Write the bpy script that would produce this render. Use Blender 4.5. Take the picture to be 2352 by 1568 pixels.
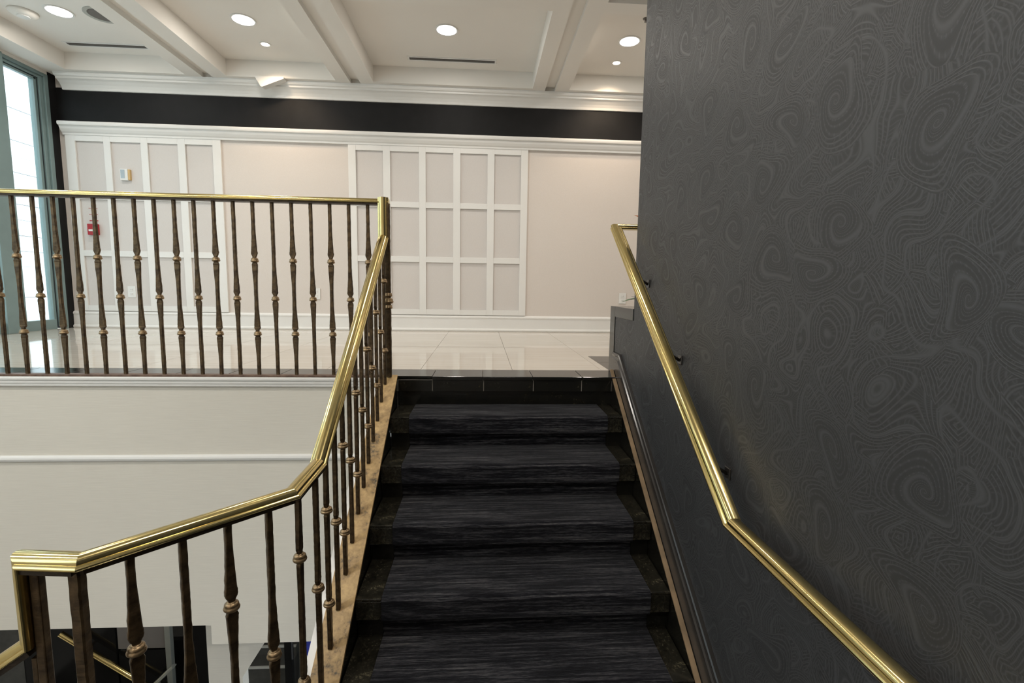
import bpy, bmesh, math, random
from mathutils import Vector, Matrix
random.seed(7)
PI = math.pi
sc = bpy.context.scene
C = sc.collection
for o in list(bpy.data.objects):
    bpy.data.objects.remove(o)

# ------------------------------------------------------------------ camera, world, light, exposure
F_PX, YAW, PITCH, ROLL, EYE = 1112.874, -0.063, -0.1112, 0.0156, 0.5214
cam = bpy.data.cameras.new('camera')
cam.sensor_width = 36.0
cam.sensor_fit = 'HORIZONTAL'
cam.lens = F_PX / 2352 * 36
cam.clip_start = 0.02
cam_o = bpy.data.objects.new('camera', cam)
C.objects.link(cam_o)
fw = Vector((-math.sin(YAW) * math.cos(PITCH), math.cos(YAW) * math.cos(PITCH), math.sin(PITCH)))
rt = Vector((math.cos(YAW), math.sin(YAW), 0))
up = rt.cross(fw)
r2 = math.cos(ROLL) * rt + math.sin(ROLL) * up
u2 = -math.sin(ROLL) * rt + math.cos(ROLL) * up
m = Matrix((r2, u2, -fw)).transposed().to_4x4()
m.translation = (0, 0, EYE)
cam_o.matrix_world = m
sc.camera = cam_o

world = bpy.data.worlds.new('overcast_sky')
sc.world = world
world.use_nodes = True
bg = world.node_tree.nodes['Background']
bg.inputs[0].default_value = (0.86, 0.94, 1.0, 1)
bg.inputs[1].default_value = 3.2

sc.view_settings.view_transform = 'Standard'
sc.view_settings.look = 'None'
sc.view_settings.gamma = 1.0
sc.view_settings.use_curve_mapping = False
sc.view_settings.exposure = 0.0

FILL_W = 23.0      # watts of the unseen fill downlights added over the stairwell
DOWN_W = 9.0       # watts of each recessed downlight
SPOT_W = 20.0       # watts of each small halogen spot

# ------------------------------------------------------------------ node helpers
def new_mat(name):
    mt = bpy.data.materials.new(name)
    mt.use_nodes = True
    nt = mt.node_tree
    return mt, nt, nt.nodes['Principled BSDF']

class N:
    """tiny helper for node graphs"""
    def __init__(s, nt):
        s.nt = nt
        s.co = nt.nodes.new('ShaderNodeTexCoord').outputs['Object']
    def add(s, t, **kw):
        n = s.nt.nodes.new(t)
        for k, v in kw.items():
            setattr(n, k, v)
        return n
    def link(s, a, b):
        s.nt.links.new(a, b)
    def inp(s, sock, v):
        if isinstance(v, (int, float, tuple, list)):
            sock.default_value = v
        else:
            s.link(v, sock)
    def math(s, op, a, b=0.0, c=None):
        n = s.add('ShaderNodeMath', operation=op)
        s.inp(n.inputs[0], a)
        s.inp(n.inputs[1], b)
        if c is not None:
            s.inp(n.inputs[2], c)
        return n.outputs[0]
    def vmath(s, op, a, b=(0, 0, 0)):
        n = s.add('ShaderNodeVectorMath', operation=op)
        s.inp(n.inputs[0], a)
        s.inp(n.inputs[1], b)
        return n.outputs['Value'] if op in ('LENGTH', 'DISTANCE', 'DOT_PRODUCT') else n.outputs['Vector']
    def scale(s, v, k):
        n = s.add('ShaderNodeVectorMath', operation='SCALE')
        s.inp(n.inputs[0], v)
        s.inp(n.inputs['Scale'], k)
        return n.outputs['Vector']
    def noise(s, vec, scale, detail=3.0, rough=0.5, dist=0.0):
        n = s.add('ShaderNodeTexNoise')
        s.inp(n.inputs['Vector'], vec)
        n.inputs['Scale'].default_value = scale
        n.inputs['Detail'].default_value = detail
        n.inputs['Roughness'].default_value = rough
        n.inputs['Distortion'].default_value = dist
        return n
    def ramp(s, fac, stops):
        n = s.add('ShaderNodeValToRGB')
        s.inp(n.inputs[0], fac)
        e = n.color_ramp.elements
        while len(e) < len(stops):
            e.new(0.5)
        for el, (p, c) in zip(e, stops):
            el.position = p
            el.color = (*c, 1) if len(c) == 3 else c
        return n.outputs[0]
    def bump(s, h, strength, dist, bsdf):
        b = s.add('ShaderNodeBump')
        b.inputs['Strength'].default_value = strength
        b.inputs['Distance'].default_value = dist
        s.link(h, b.inputs['Height'])
        s.link(b.outputs[0], bsdf.inputs['Normal'])
    def stretch(s, sc3):
        n = s.add('ShaderNodeVectorMath', operation='MULTIPLY')
        s.link(s.co, n.inputs[0])
        n.inputs[1].default_value = sc3
        return n.outputs[0]

def plain(name, col, rough=0.5, metal=0.0, var=0.06, nscale=8.0, bump=0.0, spec=0.5, coat=0.0):
    mt, nt, b = new_mat(name)
    g = N(nt)
    n = g.noise(g.co, nscale, 4)
    lo = tuple(max(0, c * (1 - var)) for c in col)
    hi = tuple(min(1, c * (1 + var)) for c in col)
    g.link(g.ramp(n.outputs[0], [(0.3, lo), (0.7, hi)]), b.inputs['Base Color'])
    b.inputs['Roughness'].default_value = rough
    b.inputs['Metallic'].default_value = metal
    b.inputs['Specular IOR Level'].default_value = spec
    b.inputs['Coat Weight'].default_value = coat
    if bump:
        n2 = g.noise(g.co, nscale * 12, 3)
        g.bump(n2.outputs[0], bump, 0.002, b)
    return mt

def emissive(name, col, strength):
    mt, nt, b = new_mat(name)
    b.inputs['Base Color'].default_value = (*col, 1)
    b.inputs['Emission Color'].default_value = (*col, 1)
    b.inputs['Emission Strength'].default_value = strength
    return mt

def fabric(name, col, sx, sz, var=0.07, bump=0.15):
    """horizontally ribbed wall fabric"""
    mt, nt, b = new_mat(name)
    g = N(nt)
    n = g.noise(g.stretch((sx, sx, sz)), 1.0, 3, 0.6)
    n2 = g.noise(g.co, 1.3, 3)
    lo = tuple(c * (1 - var) for c in col)
    hi = tuple(min(1, c * (1 + var)) for c in col)
    mx = g.math('ADD', g.math('MULTIPLY', n.outputs[0], 0.7), g.math('MULTIPLY', n2.outputs[0], 0.3))
    g.link(g.ramp(mx, [(0.3, lo), (0.7, hi)]), b.inputs['Base Color'])
    b.inputs['Roughness'].default_value = 0.85
    b.inputs['Specular IOR Level'].default_value = 0.25
    g.bump(n.outputs[0], bump, 0.002, b)
    return mt

def paisley():
    mt, nt, b = new_mat('paisley_wallpaper')
    g = N(nt)
    sep = g.add('ShaderNodeSeparateXYZ')
    g.link(g.co, sep.inputs[0])
    cmb = g.add('ShaderNodeCombineXYZ')
    g.link(sep.outputs['Y'], cmb.inputs[0])
    g.link(sep.outputs['Z'], cmb.inputs[1])
    p0 = cmb.outputs[0]
    wn = g.noise(p0, 3.2, 1.0)
    off = g.vmath('SUBTRACT', wn.outputs['Color'], (0.5, 0.5, 0.5))
    p1 = g.vmath('ADD', p0, g.scale(off, 0.16))
    wn2 = g.noise(p0, 11.0, 1.0)
    off2 = g.vmath('SUBTRACT', wn2.outputs['Color'], (0.5, 0.5, 0.5))
    p2 = g.vmath('ADD', p1, g.scale(off2, 0.035))

    def cells(vec, scale, rnd):
        v = g.add('ShaderNodeTexVoronoi', voronoi_dimensions='2D', feature='F1')
        g.link(vec, v.inputs['Vector'])
        v.inputs['Scale'].default_value = scale
        v.inputs['Randomness'].default_value = rnd
        e = g.add('ShaderNodeTexVoronoi', voronoi_dimensions='2D', feature='DISTANCE_TO_EDGE')
        g.link(vec, e.inputs['Vector'])
        e.inputs['Scale'].default_value = scale
        e.inputs['Randomness'].default_value = rnd
        return v, e

    def wave(x, f):
        return g.math('ADD', g.math('MULTIPLY', g.math('SINE', g.math('MULTIPLY', x, f)), 0.5), 0.5)

    def line(x, lo):                       # thin ridge where the wave peaks
        return g.math('SMOOTHSTEP', lo, 1.0, x) if False else g.math('POWER', x, lo)

    # curled teardrops: each cell has its own turn and bend
    V, Ed = cells(p1, 4.0, 0.8)
    rel = g.vmath('SUBTRACT', g.scale(p1, 4.0), g.scale(V.outputs['Position'], 4.0))
    col = g.add('ShaderNodeSeparateXYZ')
    g.link(V.outputs['Color'], col.inputs[0])
    ro = g.add('ShaderNodeVectorRotate', rotation_type='Z_AXIS')
    g.link(rel, ro.inputs['Vector'])
    g.link(g.math('MULTIPLY', col.outputs[0], 2 * PI), ro.inputs['Angle'])
    s2 = g.add('ShaderNodeSeparateXYZ')
    g.link(ro.outputs[0], s2.inputs[0])
    tx = s2.outputs[0]
    ty = g.math('SUBTRACT', g.math('MULTIPLY', s2.outputs[1], 1.45), g.math('MULTIPLY', g.math('MULTIPLY', tx, tx), 1.6))
    ty = g.math('MULTIPLY', ty, g.math('ADD', 1.0, g.math('MULTIPLY', tx, 0.9)))
    r = g.math('MAXIMUM', g.math('SQRT', g.math('ADD', g.math('MULTIPLY', tx, tx), g.math('MULTIPLY', ty, ty))), 0.012)
    ang = g.math('ARCTAN2', ty, tx)
    lr = g.math('LOGARITHM', r, math.e)
    spiral = line(wave(g.math('ADD', g.math('MULTIPLY', lr, 4.2), ang), 1.0), 9.0)
    ph3 = g.math('ADD', g.math('MULTIPLY', lr, 25.2), g.math('MULTIPLY', ang, 6.0))
    sp_f = line(wave(ph3, 1.0), 3.0)
    beads = g.math('MULTIPLY', line(wave(g.math('SUBTRACT', g.math('MULTIPLY', ang, 26.0), g.math('MULTIPLY', lr, 5.0)), 1.0), 2.0), sp_f)
    echo = line(wave(r, 170.0), 3.0)
    # flowing echo lines, leaves and florets between the teardrops
    fl_ = g.noise(p1, 5.5, 0.5)
    flow = line(wave(fl_.outputs[0], 290.0), 3.0)
    fl2 = g.noise(p2, 10.0, 0.5)
    flow2 = line(wave(fl2.outputs[0], 190.0), 3.0)
    stem = line(wave(fl_.outputs[0], 48.0), 24.0)
    V2, E2 = cells(p2, 13.0, 1.0)
    leaf = line(wave(E2.outputs['Distance'], 66.0), 3.0)
    V3, E3 = cells(p2, 60.0, 1.0)
    floret = line(wave(V3.outputs['Distance'], 12.0), 3.0)
    pick = g.math('GREATER_THAN', g.noise(p0, 7.0, 1.0).outputs[0], 0.5)
    inside = g.math('LESS_THAN', r, 0.30)
    mid = g.math('MULTIPLY', g.math('LESS_THAN', r, 0.43), g.math('SUBTRACT', 1.0, inside))
    outer = g.math('SUBTRACT', 1.0, g.math('MAXIMUM', inside, mid))
    a = g.math('MULTIPLY', inside, g.math('MAXIMUM', spiral, g.math('MAXIMUM', g.math('MULTIPLY', sp_f, 0.5), beads)))
    c = g.math('MULTIPLY', mid, g.math('MAXIMUM', echo, g.math('MULTIPLY', floret, 0.6)))
    lv = g.math('MULTIPLY', pick, g.math('MAXIMUM', leaf, g.math('MULTIPLY', floret, 0.6)))
    fw_ = g.math('MULTIPLY', g.math('SUBTRACT', 1.0, pick), g.math('MAXIMUM', flow, g.math('MULTIPLY', flow2, 0.5)))
    d = g.math('MULTIPLY', outer, g.math('MAXIMUM', g.math('ADD', lv, fw_), stem))
    pat = g.math('ADD', a, g.math('ADD', c, d))
    weave = g.noise(g.stretch((60, 900, 220)), 1.0, 2)
    cf = g.math('ADD', g.math('MULTIPLY', pat, 0.75), g.math('MULTIPLY', weave.outputs[0], 0.3))
    g.link(g.ramp(cf, [(0.0, (0.021, 0.021, 0.022)), (0.35, (0.030, 0.030, 0.0315)), (0.95, (0.052, 0.053, 0.056))]), b.inputs['Base Color'])
    rr = g.math('SUBTRACT', 0.56, g.math('MULTIPLY', pat, 0.10))
    g.link(rr, b.inputs['Roughness'])
    b.inputs['Specular IOR Level'].default_value = 0.55
    g.bump(pat, 0.22, 0.001, b)
    return mt

def brass():
    mt, nt, b = new_mat('polished_brass')
    g = N(nt)
    n = g.noise(g.co, 9, 2)
    g.link(g.ramp(n.outputs[0], [(0.3, (0.60, 0.47, 0.19)), (0.7, (0.76, 0.62, 0.29))]), b.inputs['Base Color'])
    g.link(g.ramp(n.outputs[0], [(0.35, (0.20,) * 3), (0.7, (0.13,) * 3)]), b.inputs['Roughness'])
    b.inputs['Metallic'].default_value = 1.0
    return mt

def bronze(name, lo, hi, metal=0.75, rough=0.45):
    mt, nt, b = new_mat(name)
    g = N(nt)
    n = g.noise(g.co, 30, 4, 0.6)
    g.link(g.ramp(n.outputs[0], [(0.3, lo), (0.75, hi)]), b.inputs['Base Color'])
    b.inputs['Metallic'].default_value = metal
    b.inputs['Roughness'].default_value = rough
    n2 = g.noise(g.stretch((1, 1, 2.2)), 70, 2)
    g.bump(n2.outputs[0], 0.35, 0.003, b)
    return mt

def carpet_mat():
    mt, nt, b = new_mat('charcoal_striated_carpet')
    g = N(nt)
    n = g.noise(g.stretch((3.5, 95, 95)), 1.0, 4, 0.65)
    n2 = g.noise(g.stretch((26, 300, 300)), 1.0, 3, 0.7)
    big = g.noise(g.stretch((2, 14, 14)), 1.0, 2)
    x = g.math('ADD', g.math('MULTIPLY', n.outputs[0], 0.55), g.math('ADD', g.math('MULTIPLY', n2.outputs[0], 0.35), g.math('MULTIPLY', big.outputs[0], 0.22)))
    g.link(g.ramp(x, [(0.44, (0.003, 0.003, 0.004)), (0.55, (0.011, 0.011, 0.014)), (0.65, (0.06, 0.059, 0.064)), (0.76, (0.19, 0.18, 0.165))]), b.inputs['Base Color'])
    b.inputs['Roughness'].default_value = 1.0
    b.inputs['Specular IOR Level'].default_value = 0.1
    b.inputs['Sheen Weight'].default_value = 0.05
    g.bump(n2.outputs[0], 0.7, 0.004, b)
    return mt

def granite(name='black_granite', stops=None):
    mt, nt, b = new_mat(name)
    g = N(nt)
    n = g.noise(g.co, 90, 5, 0.7)
    n2 = g.noise(g.co, 12, 4, 0.65, 1.0)
    x = g.math('ADD', g.math('MULTIPLY', n.outputs[0], 0.5), g.math('MULTIPLY', n2.outputs[0], 0.5))
    g.link(g.ramp(x, stops or [(0.46, (0.006, 0.006, 0.005)), (0.60, (0.012, 0.011, 0.008)), (0.72, (0.06, 0.052, 0.028))]), b.inputs['Base Color'])
    b.inputs['Roughness'].default_value = 0.14
    return mt

def stone_cap():
    mt, nt, b = new_mat('stained_tan_stone')
    g = N(nt)
    n = g.noise(g.co, 9, 5, 0.65)
    n2 = g.noise(g.co, 55, 3, 0.6)
    x = g.math('ADD', g.math('MULTIPLY', n.outputs[0], 0.65), g.math('MULTIPLY', n2.outputs[0], 0.35))
    g.link(g.ramp(x, [(0.36, (0.07, 0.055, 0.035)), (0.45, (0.34, 0.22, 0.095)), (0.6, (0.52, 0.35, 0.155)), (0.75, (0.57, 0.39, 0.18))]), b.inputs['Base Color'])
    b.inputs['Roughness'].default_value = 0.4
    g.bump(n2.outputs[0], 0.15, 0.002, b)
    return mt

def floor_tile():
    mt, nt, b = new_mat('cream_polished_tile')
    g = N(nt)
    n = g.noise(g.stretch((0.8, 16, 16)), 1.0, 4, 0.6)
    n2 = g.noise(g.stretch((2, 60, 60)), 1.0, 3)
    x = g.math('ADD', g.math('MULTIPLY', n.outputs[0], 0.6), g.math('MULTIPLY', n2.outputs[0], 0.4))
    g.link(g.ramp(x, [(0.35, (0.56, 0.51, 0.44)), (0.65, (0.65, 0.60, 0.53))]), b.inputs['Base Color'])
    b.inputs['Roughness'].default_value = 0.06
    b.inputs['Specular IOR Level'].default_value = 0.6
    return mt

def thin_glass(name, tint=(0.93, 0.97, 0.97)):
    mt = bpy.data.materials.new(name)
    mt.use_nodes = True
    nt = mt.node_tree
    nt.nodes.remove(nt.nodes['Principled BSDF'])
    g = N(nt)
    t = g.add('ShaderNodeBsdfTransparent')
    n = g.noise(g.co, 3.0, 1)
    g.link(g.ramp(n.outputs[0], [(0.3, tuple(c * 0.99 for c in tint)), (0.7, tint)]), t.inputs[0])
    gl = g.add('ShaderNodeBsdfGlossy')
    gl.inputs['Roughness'].default_value = 0.02
    fr = g.add('ShaderNodeFresnel')
    geo = g.add('ShaderNodeNewGeometry')
    ior = g.math('SUBTRACT', 1.45, g.math('MULTIPLY', geo.outputs['Backfacing'], 1.45 - 1 / 1.45))
    g.link(ior, fr.inputs[0])
    mx = g.add('ShaderNodeMixShader')
    g.link(fr.outputs[0], mx.inputs[0])
    g.link(t.outputs[0], mx.inputs[1])
    g.link(gl.outputs[0], mx.inputs[2])
    g.link(mx.outputs[0], nt.nodes['Material Output'].inputs[0])
    return mt

M = dict(
    brass=brass(),
    bronze=bronze('antique_bronze', (0.036, 0.024, 0.015), (0.16, 0.108, 0.056)),
    knuckle=bronze('worn_bronze', (0.16, 0.11, 0.06), (0.42, 0.30, 0.17), 0.8, 0.35),
    channel=bronze('dark_bronze_channel', (0.02, 0.014, 0.009), (0.05, 0.034, 0.02), 0.6, 0.4),
    base=bronze('brown_metal', (0.10, 0.06, 0.045), (0.22, 0.14, 0.10), 0.3, 0.5),
    paisley=paisley(), carpet=carpet_mat(), granite=granite(), olive=granite('olive_flecked_granite', [(0.42, (0.008, 0.0078, 0.006)), (0.55, (0.022, 0.020, 0.014)), (0.67, (0.11, 0.098, 0.062))]), cap=stone_cap(), tile=floor_tile(),
    ceil=plain('ceiling_paint', (0.80, 0.775, 0.73), 0.7, var=0.015, nscale=2),
    trim=plain('white_trim_paint', (0.80, 0.79, 0.765), 0.38, var=0.015, nscale=3),
    panel=fabric('panel_wallcovering', (0.66, 0.625, 0.60), 90, 130, 0.03, 0.06),
    browncap=plain('brown_stone_edge', (0.22, 0.15, 0.085), 0.45, var=0.3, nscale=14),
    wallcov=fabric('warm_wallcovering', (0.70, 0.645, 0.60), 90, 130, 0.03, 0.06),
    grass=fabric('grasscloth', (0.74, 0.705, 0.63), 7, 330, 0.06, 0.2),
    black=plain('black_wall_paint', (0.008, 0.008, 0.0085), 0.6, var=0.2, spec=0.25),
    skirt=plain('black_painted_moulding', (0.030, 0.027, 0.025), 0.2, var=0.15, nscale=5),
    teal=plain('green_aluminium', (0.21, 0.29, 0.29), 0.4, 0.15, var=0.05),
    dteal=plain('dark_gasket', (0.02, 0.03, 0.035), 0.5, var=0.05),
    grout=plain('grey_grout', (0.36, 0.33, 0.29), 0.9, var=0.1, nscale=40),
    white=plain('white_plastic', (0.78, 0.78, 0.76), 0.35, var=0.01),
    grey=plain('grey_plastic', (0.42, 0.43, 0.40), 0.5, var=0.05),
    dark=plain('dark_recess', (0.03, 0.03, 0.03), 0.7, var=0.1),
    vent=plain('vent_metal', (0.16, 0.15, 0.14), 0.5, 0.2, var=0.05),
    red=plain('red_plastic', (0.38, 0.012, 0.02), 0.4, var=0.05),
    amber=plain('amber_plastic', (0.62, 0.42, 0.18), 0.5, var=0.05),
    lcd=plain('pale_blue_display', (0.40, 0.47, 0.52), 0.25, var=0.05),
    lamp=emissive('downlight_lens', (1.0, 0.95, 0.90), 9.0),
    halo=emissive('halogen_lens', (1.0, 0.80, 0.60), 14.0),
    glass=thin_glass('window_glass'),
    siding=plain('pale_siding', (0.74, 0.77, 0.78), 0.7, var=0.03),
    paving=plain('pale_paving', (0.70, 0.72, 0.72), 0.8, var=0.05),
    lowfloor=plain('slate_floor', (0.10, 0.095, 0.085), 0.25, var=0.2, nscale=3),
    slate=plain('slate_tread', (0.055, 0.055, 0.05), 0.3, var=0.25, nscale=12),
    blackg=plain('black_gloss_panel', (0.006, 0.006, 0.006), 0.12, var=0.2, spec=0.2),
    alu=plain('brushed_aluminium', (0.40, 0.42, 0.38), 0.35, 0.7, var=0.06),
    blue=plain('blue_print', (0.05, 0.07, 0.45), 0.5, var=0.2, nscale=20),
    paper=plain('paper', (0.7, 0.7, 0.72), 0.6, var=0.03),
    leaf=plain('green_leaf', (0.03, 0.11, 0.025), 0.4, var=0.3, nscale=20),
    petal=plain('orange_petal', (0.75, 0.20, 0.03), 0.5, var=0.2, nscale=20),
    pot=plain('glazed_pot', (0.08, 0.07, 0.06), 0.2, var=0.1),
    soil=plain('potting_soil', (0.03, 0.02, 0.015), 0.95, var=0.3, nscale=40, bump=0.5),
)

# ------------------------------------------------------------------ object helpers
WL = {}          # object -> world position of its origin (no rotated parents are used for world-space meshes)

def link(o, parent, world_loc=(0, 0, 0)):
    C.objects.link(o)
    w = Vector(world_loc)
    WL[o.name] = w
    if parent is not None:
        o.parent = parent
        o.location = w - WL[parent.name]
    else:
        o.location = w
    return o

def mesh(name, vs, fs, mat=None, smooth=False):
    me = bpy.data.meshes.new(name)
    me.from_pydata([tuple(v) for v in vs], [], fs)
    bm = bmesh.new()
    bm.from_mesh(me)
    bmesh.ops.recalc_face_normals(bm, faces=bm.faces)
    bm.to_mesh(me)
    bm.free()
    if mat is not None:
        me.materials.append(M[mat])
    if smooth:
        for p in me.polygons:
            p.use_smooth = True
    return me

def obj(name, me, parent=None, loc=(0, 0, 0)):
    return link(bpy.data.objects.new(name, me), parent, loc)

def tag(o, label, cat, group=None):
    o['label'] = label
    o['category'] = cat
    if group:
        o['group'] = group
    return o

def struct(o):
    o['kind'] = 'structure'
    return o

def empty(name, loc=(0, 0, 0)):
    return obj(name, None, None, loc)

def box_data(x0, x1, y0, y1, z0, z1):
    vs = [(x, y, z) for x in (x0, x1) for y in (y0, y1) for z in (z0, z1)]
    fs = [(0, 1, 3, 2), (4, 6, 7, 5), (0, 4, 5, 1), (2, 3, 7, 6), (0, 2, 6, 4), (1, 5, 7, 3)]
    return vs, fs

_cache = {}
def box(name, x0, x1, y0, y1, z0, z1, mat, parent=None, bevel=0.0):
    """box whose origin is its centre; equal boxes share one mesh"""
    d = (round(x1 - x0, 4), round(y1 - y0, 4), round(z1 - z0, 4), mat, bevel)
    if d not in _cache:
        hx, hy, hz = d[0] / 2, d[1] / 2, d[2] / 2
        me = mesh(name, *box_data(-hx, hx, -hy, hy, -hz, hz), mat)
        if bevel:
            bm = bmesh.new()
            bm.from_mesh(me)
            bmesh.ops.bevel(bm, geom=bm.edges[:], offset=bevel, segments=2, affect='EDGES', profile=0.5)
            bm.to_mesh(me)
            bm.free()
        _cache[d] = me
    return obj(name, _cache[d], parent, ((x0 + x1) / 2, (y0 + y1) / 2, (z0 + z1) / 2))

def prism(name, pts, axis, a0, a1, mat, parent=None):
    """polygon extruded along an axis: pts are the other two coordinates in xyz order"""
    def put(p, a):
        q = list(p)
        q.insert('xyz'.index(axis), a)
        return q
    n = len(pts)
    vs = [put(p, a0) for p in pts] + [put(p, a1) for p in pts]
    fs = [tuple(range(n)), tuple(range(2 * n - 1, n - 1, -1))]
    fs += [(i, (i + 1) % n, n + (i + 1) % n, n + i) for i in range(n)]
    o = Vector((min(v[0] for v in vs), min(v[1] for v in vs), min(v[2] for v in vs)))
    return obj(name, mesh(name, [Vector(v) - o for v in vs], fs, mat), parent, o)

def lathe_data(prof, seg=20):
    vs, fs = [], []
    for r, z in prof:
        for k in range(seg):
            a = 2 * PI * k / seg
            vs.append((r * math.cos(a), r * math.sin(a), z))
    for i in range(len(prof) - 1):
        for k in range(seg):
            k2 = (k + 1) % seg
            fs.append((i * seg + k, i * seg + k2, (i + 1) * seg + k2, (i + 1) * seg + k))
    fs.append(tuple(range(seg)))
    fs.append(tuple((len(prof) - 1) * seg + k for k in range(seg)))
    return vs, fs

def sweep(name, path, mat, parent, prof, side0=None):
    """profile (side, up) swept along a polyline with mitred joints"""
    P = [Vector(p) for p in path]
    T = [(P[i + 1] - P[i]).normalized() for i in range(len(P) - 1)]
    S = []
    for t in T:
        s = t.cross(Vector((0, 0, 1)))
        S.append(s.normalized() if s.length > 1e-3 else None)
    for i in range(len(S)):
        if S[i] is None:
            S[i] = Vector(side0) if side0 else (S[i - 1] if i > 0 and S[i - 1] is not None else next(q for q in S[i:] if q is not None))
    n = len(prof)
    rings = []
    for i, p in enumerate(P):
        j = min(i, len(T) - 1)
        if 0 < i < len(P) - 1:
            nrm = (T[i - 1] + T[i]).normalized()
        else:
            nrm = T[j]
        t, s = T[j], S[j]
        u = s.cross(t)
        ring = []
        for a, b in prof:
            q = s * a + u * b
            q = q - t * (q.dot(nrm) / t.dot(nrm))
            ring.append(p + q)
        rings.append(ring)
    vs, fs = [], []
    for i in range(len(P) - 1):                 # separate rings per span keep the mitres crisp
        b0 = len(vs)
        vs += rings[i] + rings[i + 1]
        fs += [(b0 + k, b0 + (k + 1) % n, b0 + n + (k + 1) % n, b0 + n + k) for k in range(n)]
    vs += rings[0]
    fs.append(tuple(range(len(vs) - n, len(vs))))
    vs += rings[-1]
    fs.append(tuple(range(len(vs) - n, len(vs))))
    o = P[0].copy()
    me = mesh(name, [v - o for v in vs], fs, mat, n > 8)
    if n > 8:
        me.set_sharp_from_angle(angle=math.radians(24))
    return obj(name, me, parent, o)

def rail_profile(k=1.0):
    half = [(0.0, 0.0170), (0.005, 0.0167), (0.010, 0.0156), (0.0145, 0.0135), (0.0180, 0.0104), (0.0203, 0.0066), (0.0212, 0.0024), (0.0212, -0.0002),
            (0.0228, -0.0008), (0.0250, -0.0014), (0.0278, -0.0030), (0.0296, -0.0056), (0.0298, -0.0086), (0.0285, -0.0112), (0.0260, -0.0122), (0.0200, -0.0140)]
    pts = half + [(-a, b) for a, b in reversed(half[1:])]
    return [(a * k, b * k) for a, b in pts]

# ------------------------------------------------------------------ key measures (metres; upper floor at z = 0)
D0 = 2.805                  # edge of the upper floor
TR, RI = 0.2506, 0.175      # tread and riser
XL, XR = -0.485, 0.777      # ends of the treads
YB = 5.718                  # back wall
XW = 0.82                   # papered wall
XLEFT, XFAR, YF = -4.55, 4.2, -2.6
ZC, ZR = 2.68, 2.85         # underside of the beams, coffer ceilings
ZLOW = -3.7
LAND = -6 * RI
SL = RI / TR

def cap_z(y):               # top of the sloping stringer cap
    return SL * (y - D0) + 0.004

# ------------------------------------------------------------------ floors
fl = struct(box('floor', XLEFT, XFAR, D0 + 0.06, YB + 0.1, -0.25, -0.012, 'grout'))
x_lines = [-0.381 + 0.5767 * i for i in range(-8, 9)]
y_lines = [3.036 + 1.155 * i for i in range(0, 4)]
for i in range(len(x_lines) - 1):
    for j in range(len(y_lines) - 1):
        xa, xb = max(x_lines[i], XLEFT), min(x_lines[i + 1], XFAR)
        ya, yb = y_lines[j], min(y_lines[j + 1], YB)
        if xb - xa < 0.02 or yb - ya < 0.02:
            continue
        g = 0.0011
        if j == 0 and xa < XW + 0.1 and xb > XW + 0.02 and xb < 1.6:
            pass
        box('floor_tile', xa + g, xb - g, ya + g, yb - g, -0.012, 0.0, 'tile', fl)
# dark border along the stair opening
bx = -0.2845
xs = [bx + 0.2935 * i for i in range(-14, 13)]
for i in range(len(xs) - 1):
    xa, xb = max(xs[i], XLEFT), min(xs[i + 1], XFAR)
    if xb - xa < 0.02:
        continue
    if xa >= XL - 0.01 and xb < XW + 0.35:
        yf = D0 - 0.012
    else:
        yf = D0 + 0.004
    box('border_tile', xa + 0.0012, xb - 0.0012, yf, 3.034, -0.022 if yf < D0 else -0.012, 0.0, 'granite', fl, 0.0025)
# dark border tiles beside the end of the knee wall
for i in range(2):
    for j in range(2):
        box('border_tile', XW + 0.002 + 0.32 * i, XW + 0.318 + 0.32 * i, 3.038 + 0.318 * j, 3.354 + 0.318 * j, -0.012, 0.0008, 'granite', fl, 0.0006)

landing = struct(box('floor_landing', -1.06, XW, YF, 2.805 - 6 * TR + 0.05, LAND - 0.25, LAND, 'granite'))
low = struct(box('floor_lower', XLEFT - 0.1, XFAR, YF, 7.2, ZLOW - 0.15, ZLOW, 'lowfloor'))

# ------------------------------------------------------------------ back wall with its panelling
wb = struct(box('wall_back', XLEFT - 0.12, XFAR + 0.1, YB, YB + 0.14, -0.25, 3.05, 'wallcov'))
box('black_band', XLEFT, XFAR, YB - 0.004, YB + 0.002, 2.16, 2.56, 'black', wb)
PZ = [2.015, 1.466, 1.404, 0.856, 0.792, 0.252]
def lattice(x0, x1, cols, zt, zb):
    yf = YB - 0.022
    bounds = [x0] + [v for c_ in cols for v in c_] + [x1]
    for i in range(0, len(bounds), 2):
        box('stile', bounds[i], bounds[i + 1], yf, YB + 0.001, zb, zt, 'trim', wb, 0.002)
    zrails = [(zt, PZ[0]), (PZ[1], PZ[2]), (PZ[3], PZ[4]), (PZ[5], zb)]
    for a, b_ in cols:
        for z1, z0 in zrails:
            box('rail', a, b_, yf, YB + 0.001, z0, z1, 'trim', wb, 0.002)
        for r_ in range(3):
            box('panel', a + 0.001, b_ - 0.001, YB - 0.004, YB + 0.001, PZ[2 * r_ + 1] + 0.001, PZ[2 * r_] - 0.001, 'panel', wb)
lattice(-1.503, 0.511, [(-1.42, -1.121), (-1.042, -0.722), (-0.647, -0.336), (-0.256, 0.050), (0.129, 0.432)], 2.10, 0.19)
lattice(-4.485, -2.872, [(-4.386, -4.095), (-4.026, -3.712), (-3.640, -3.326), (-3.248, -2.959)], 2.10, 0.19)

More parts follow.
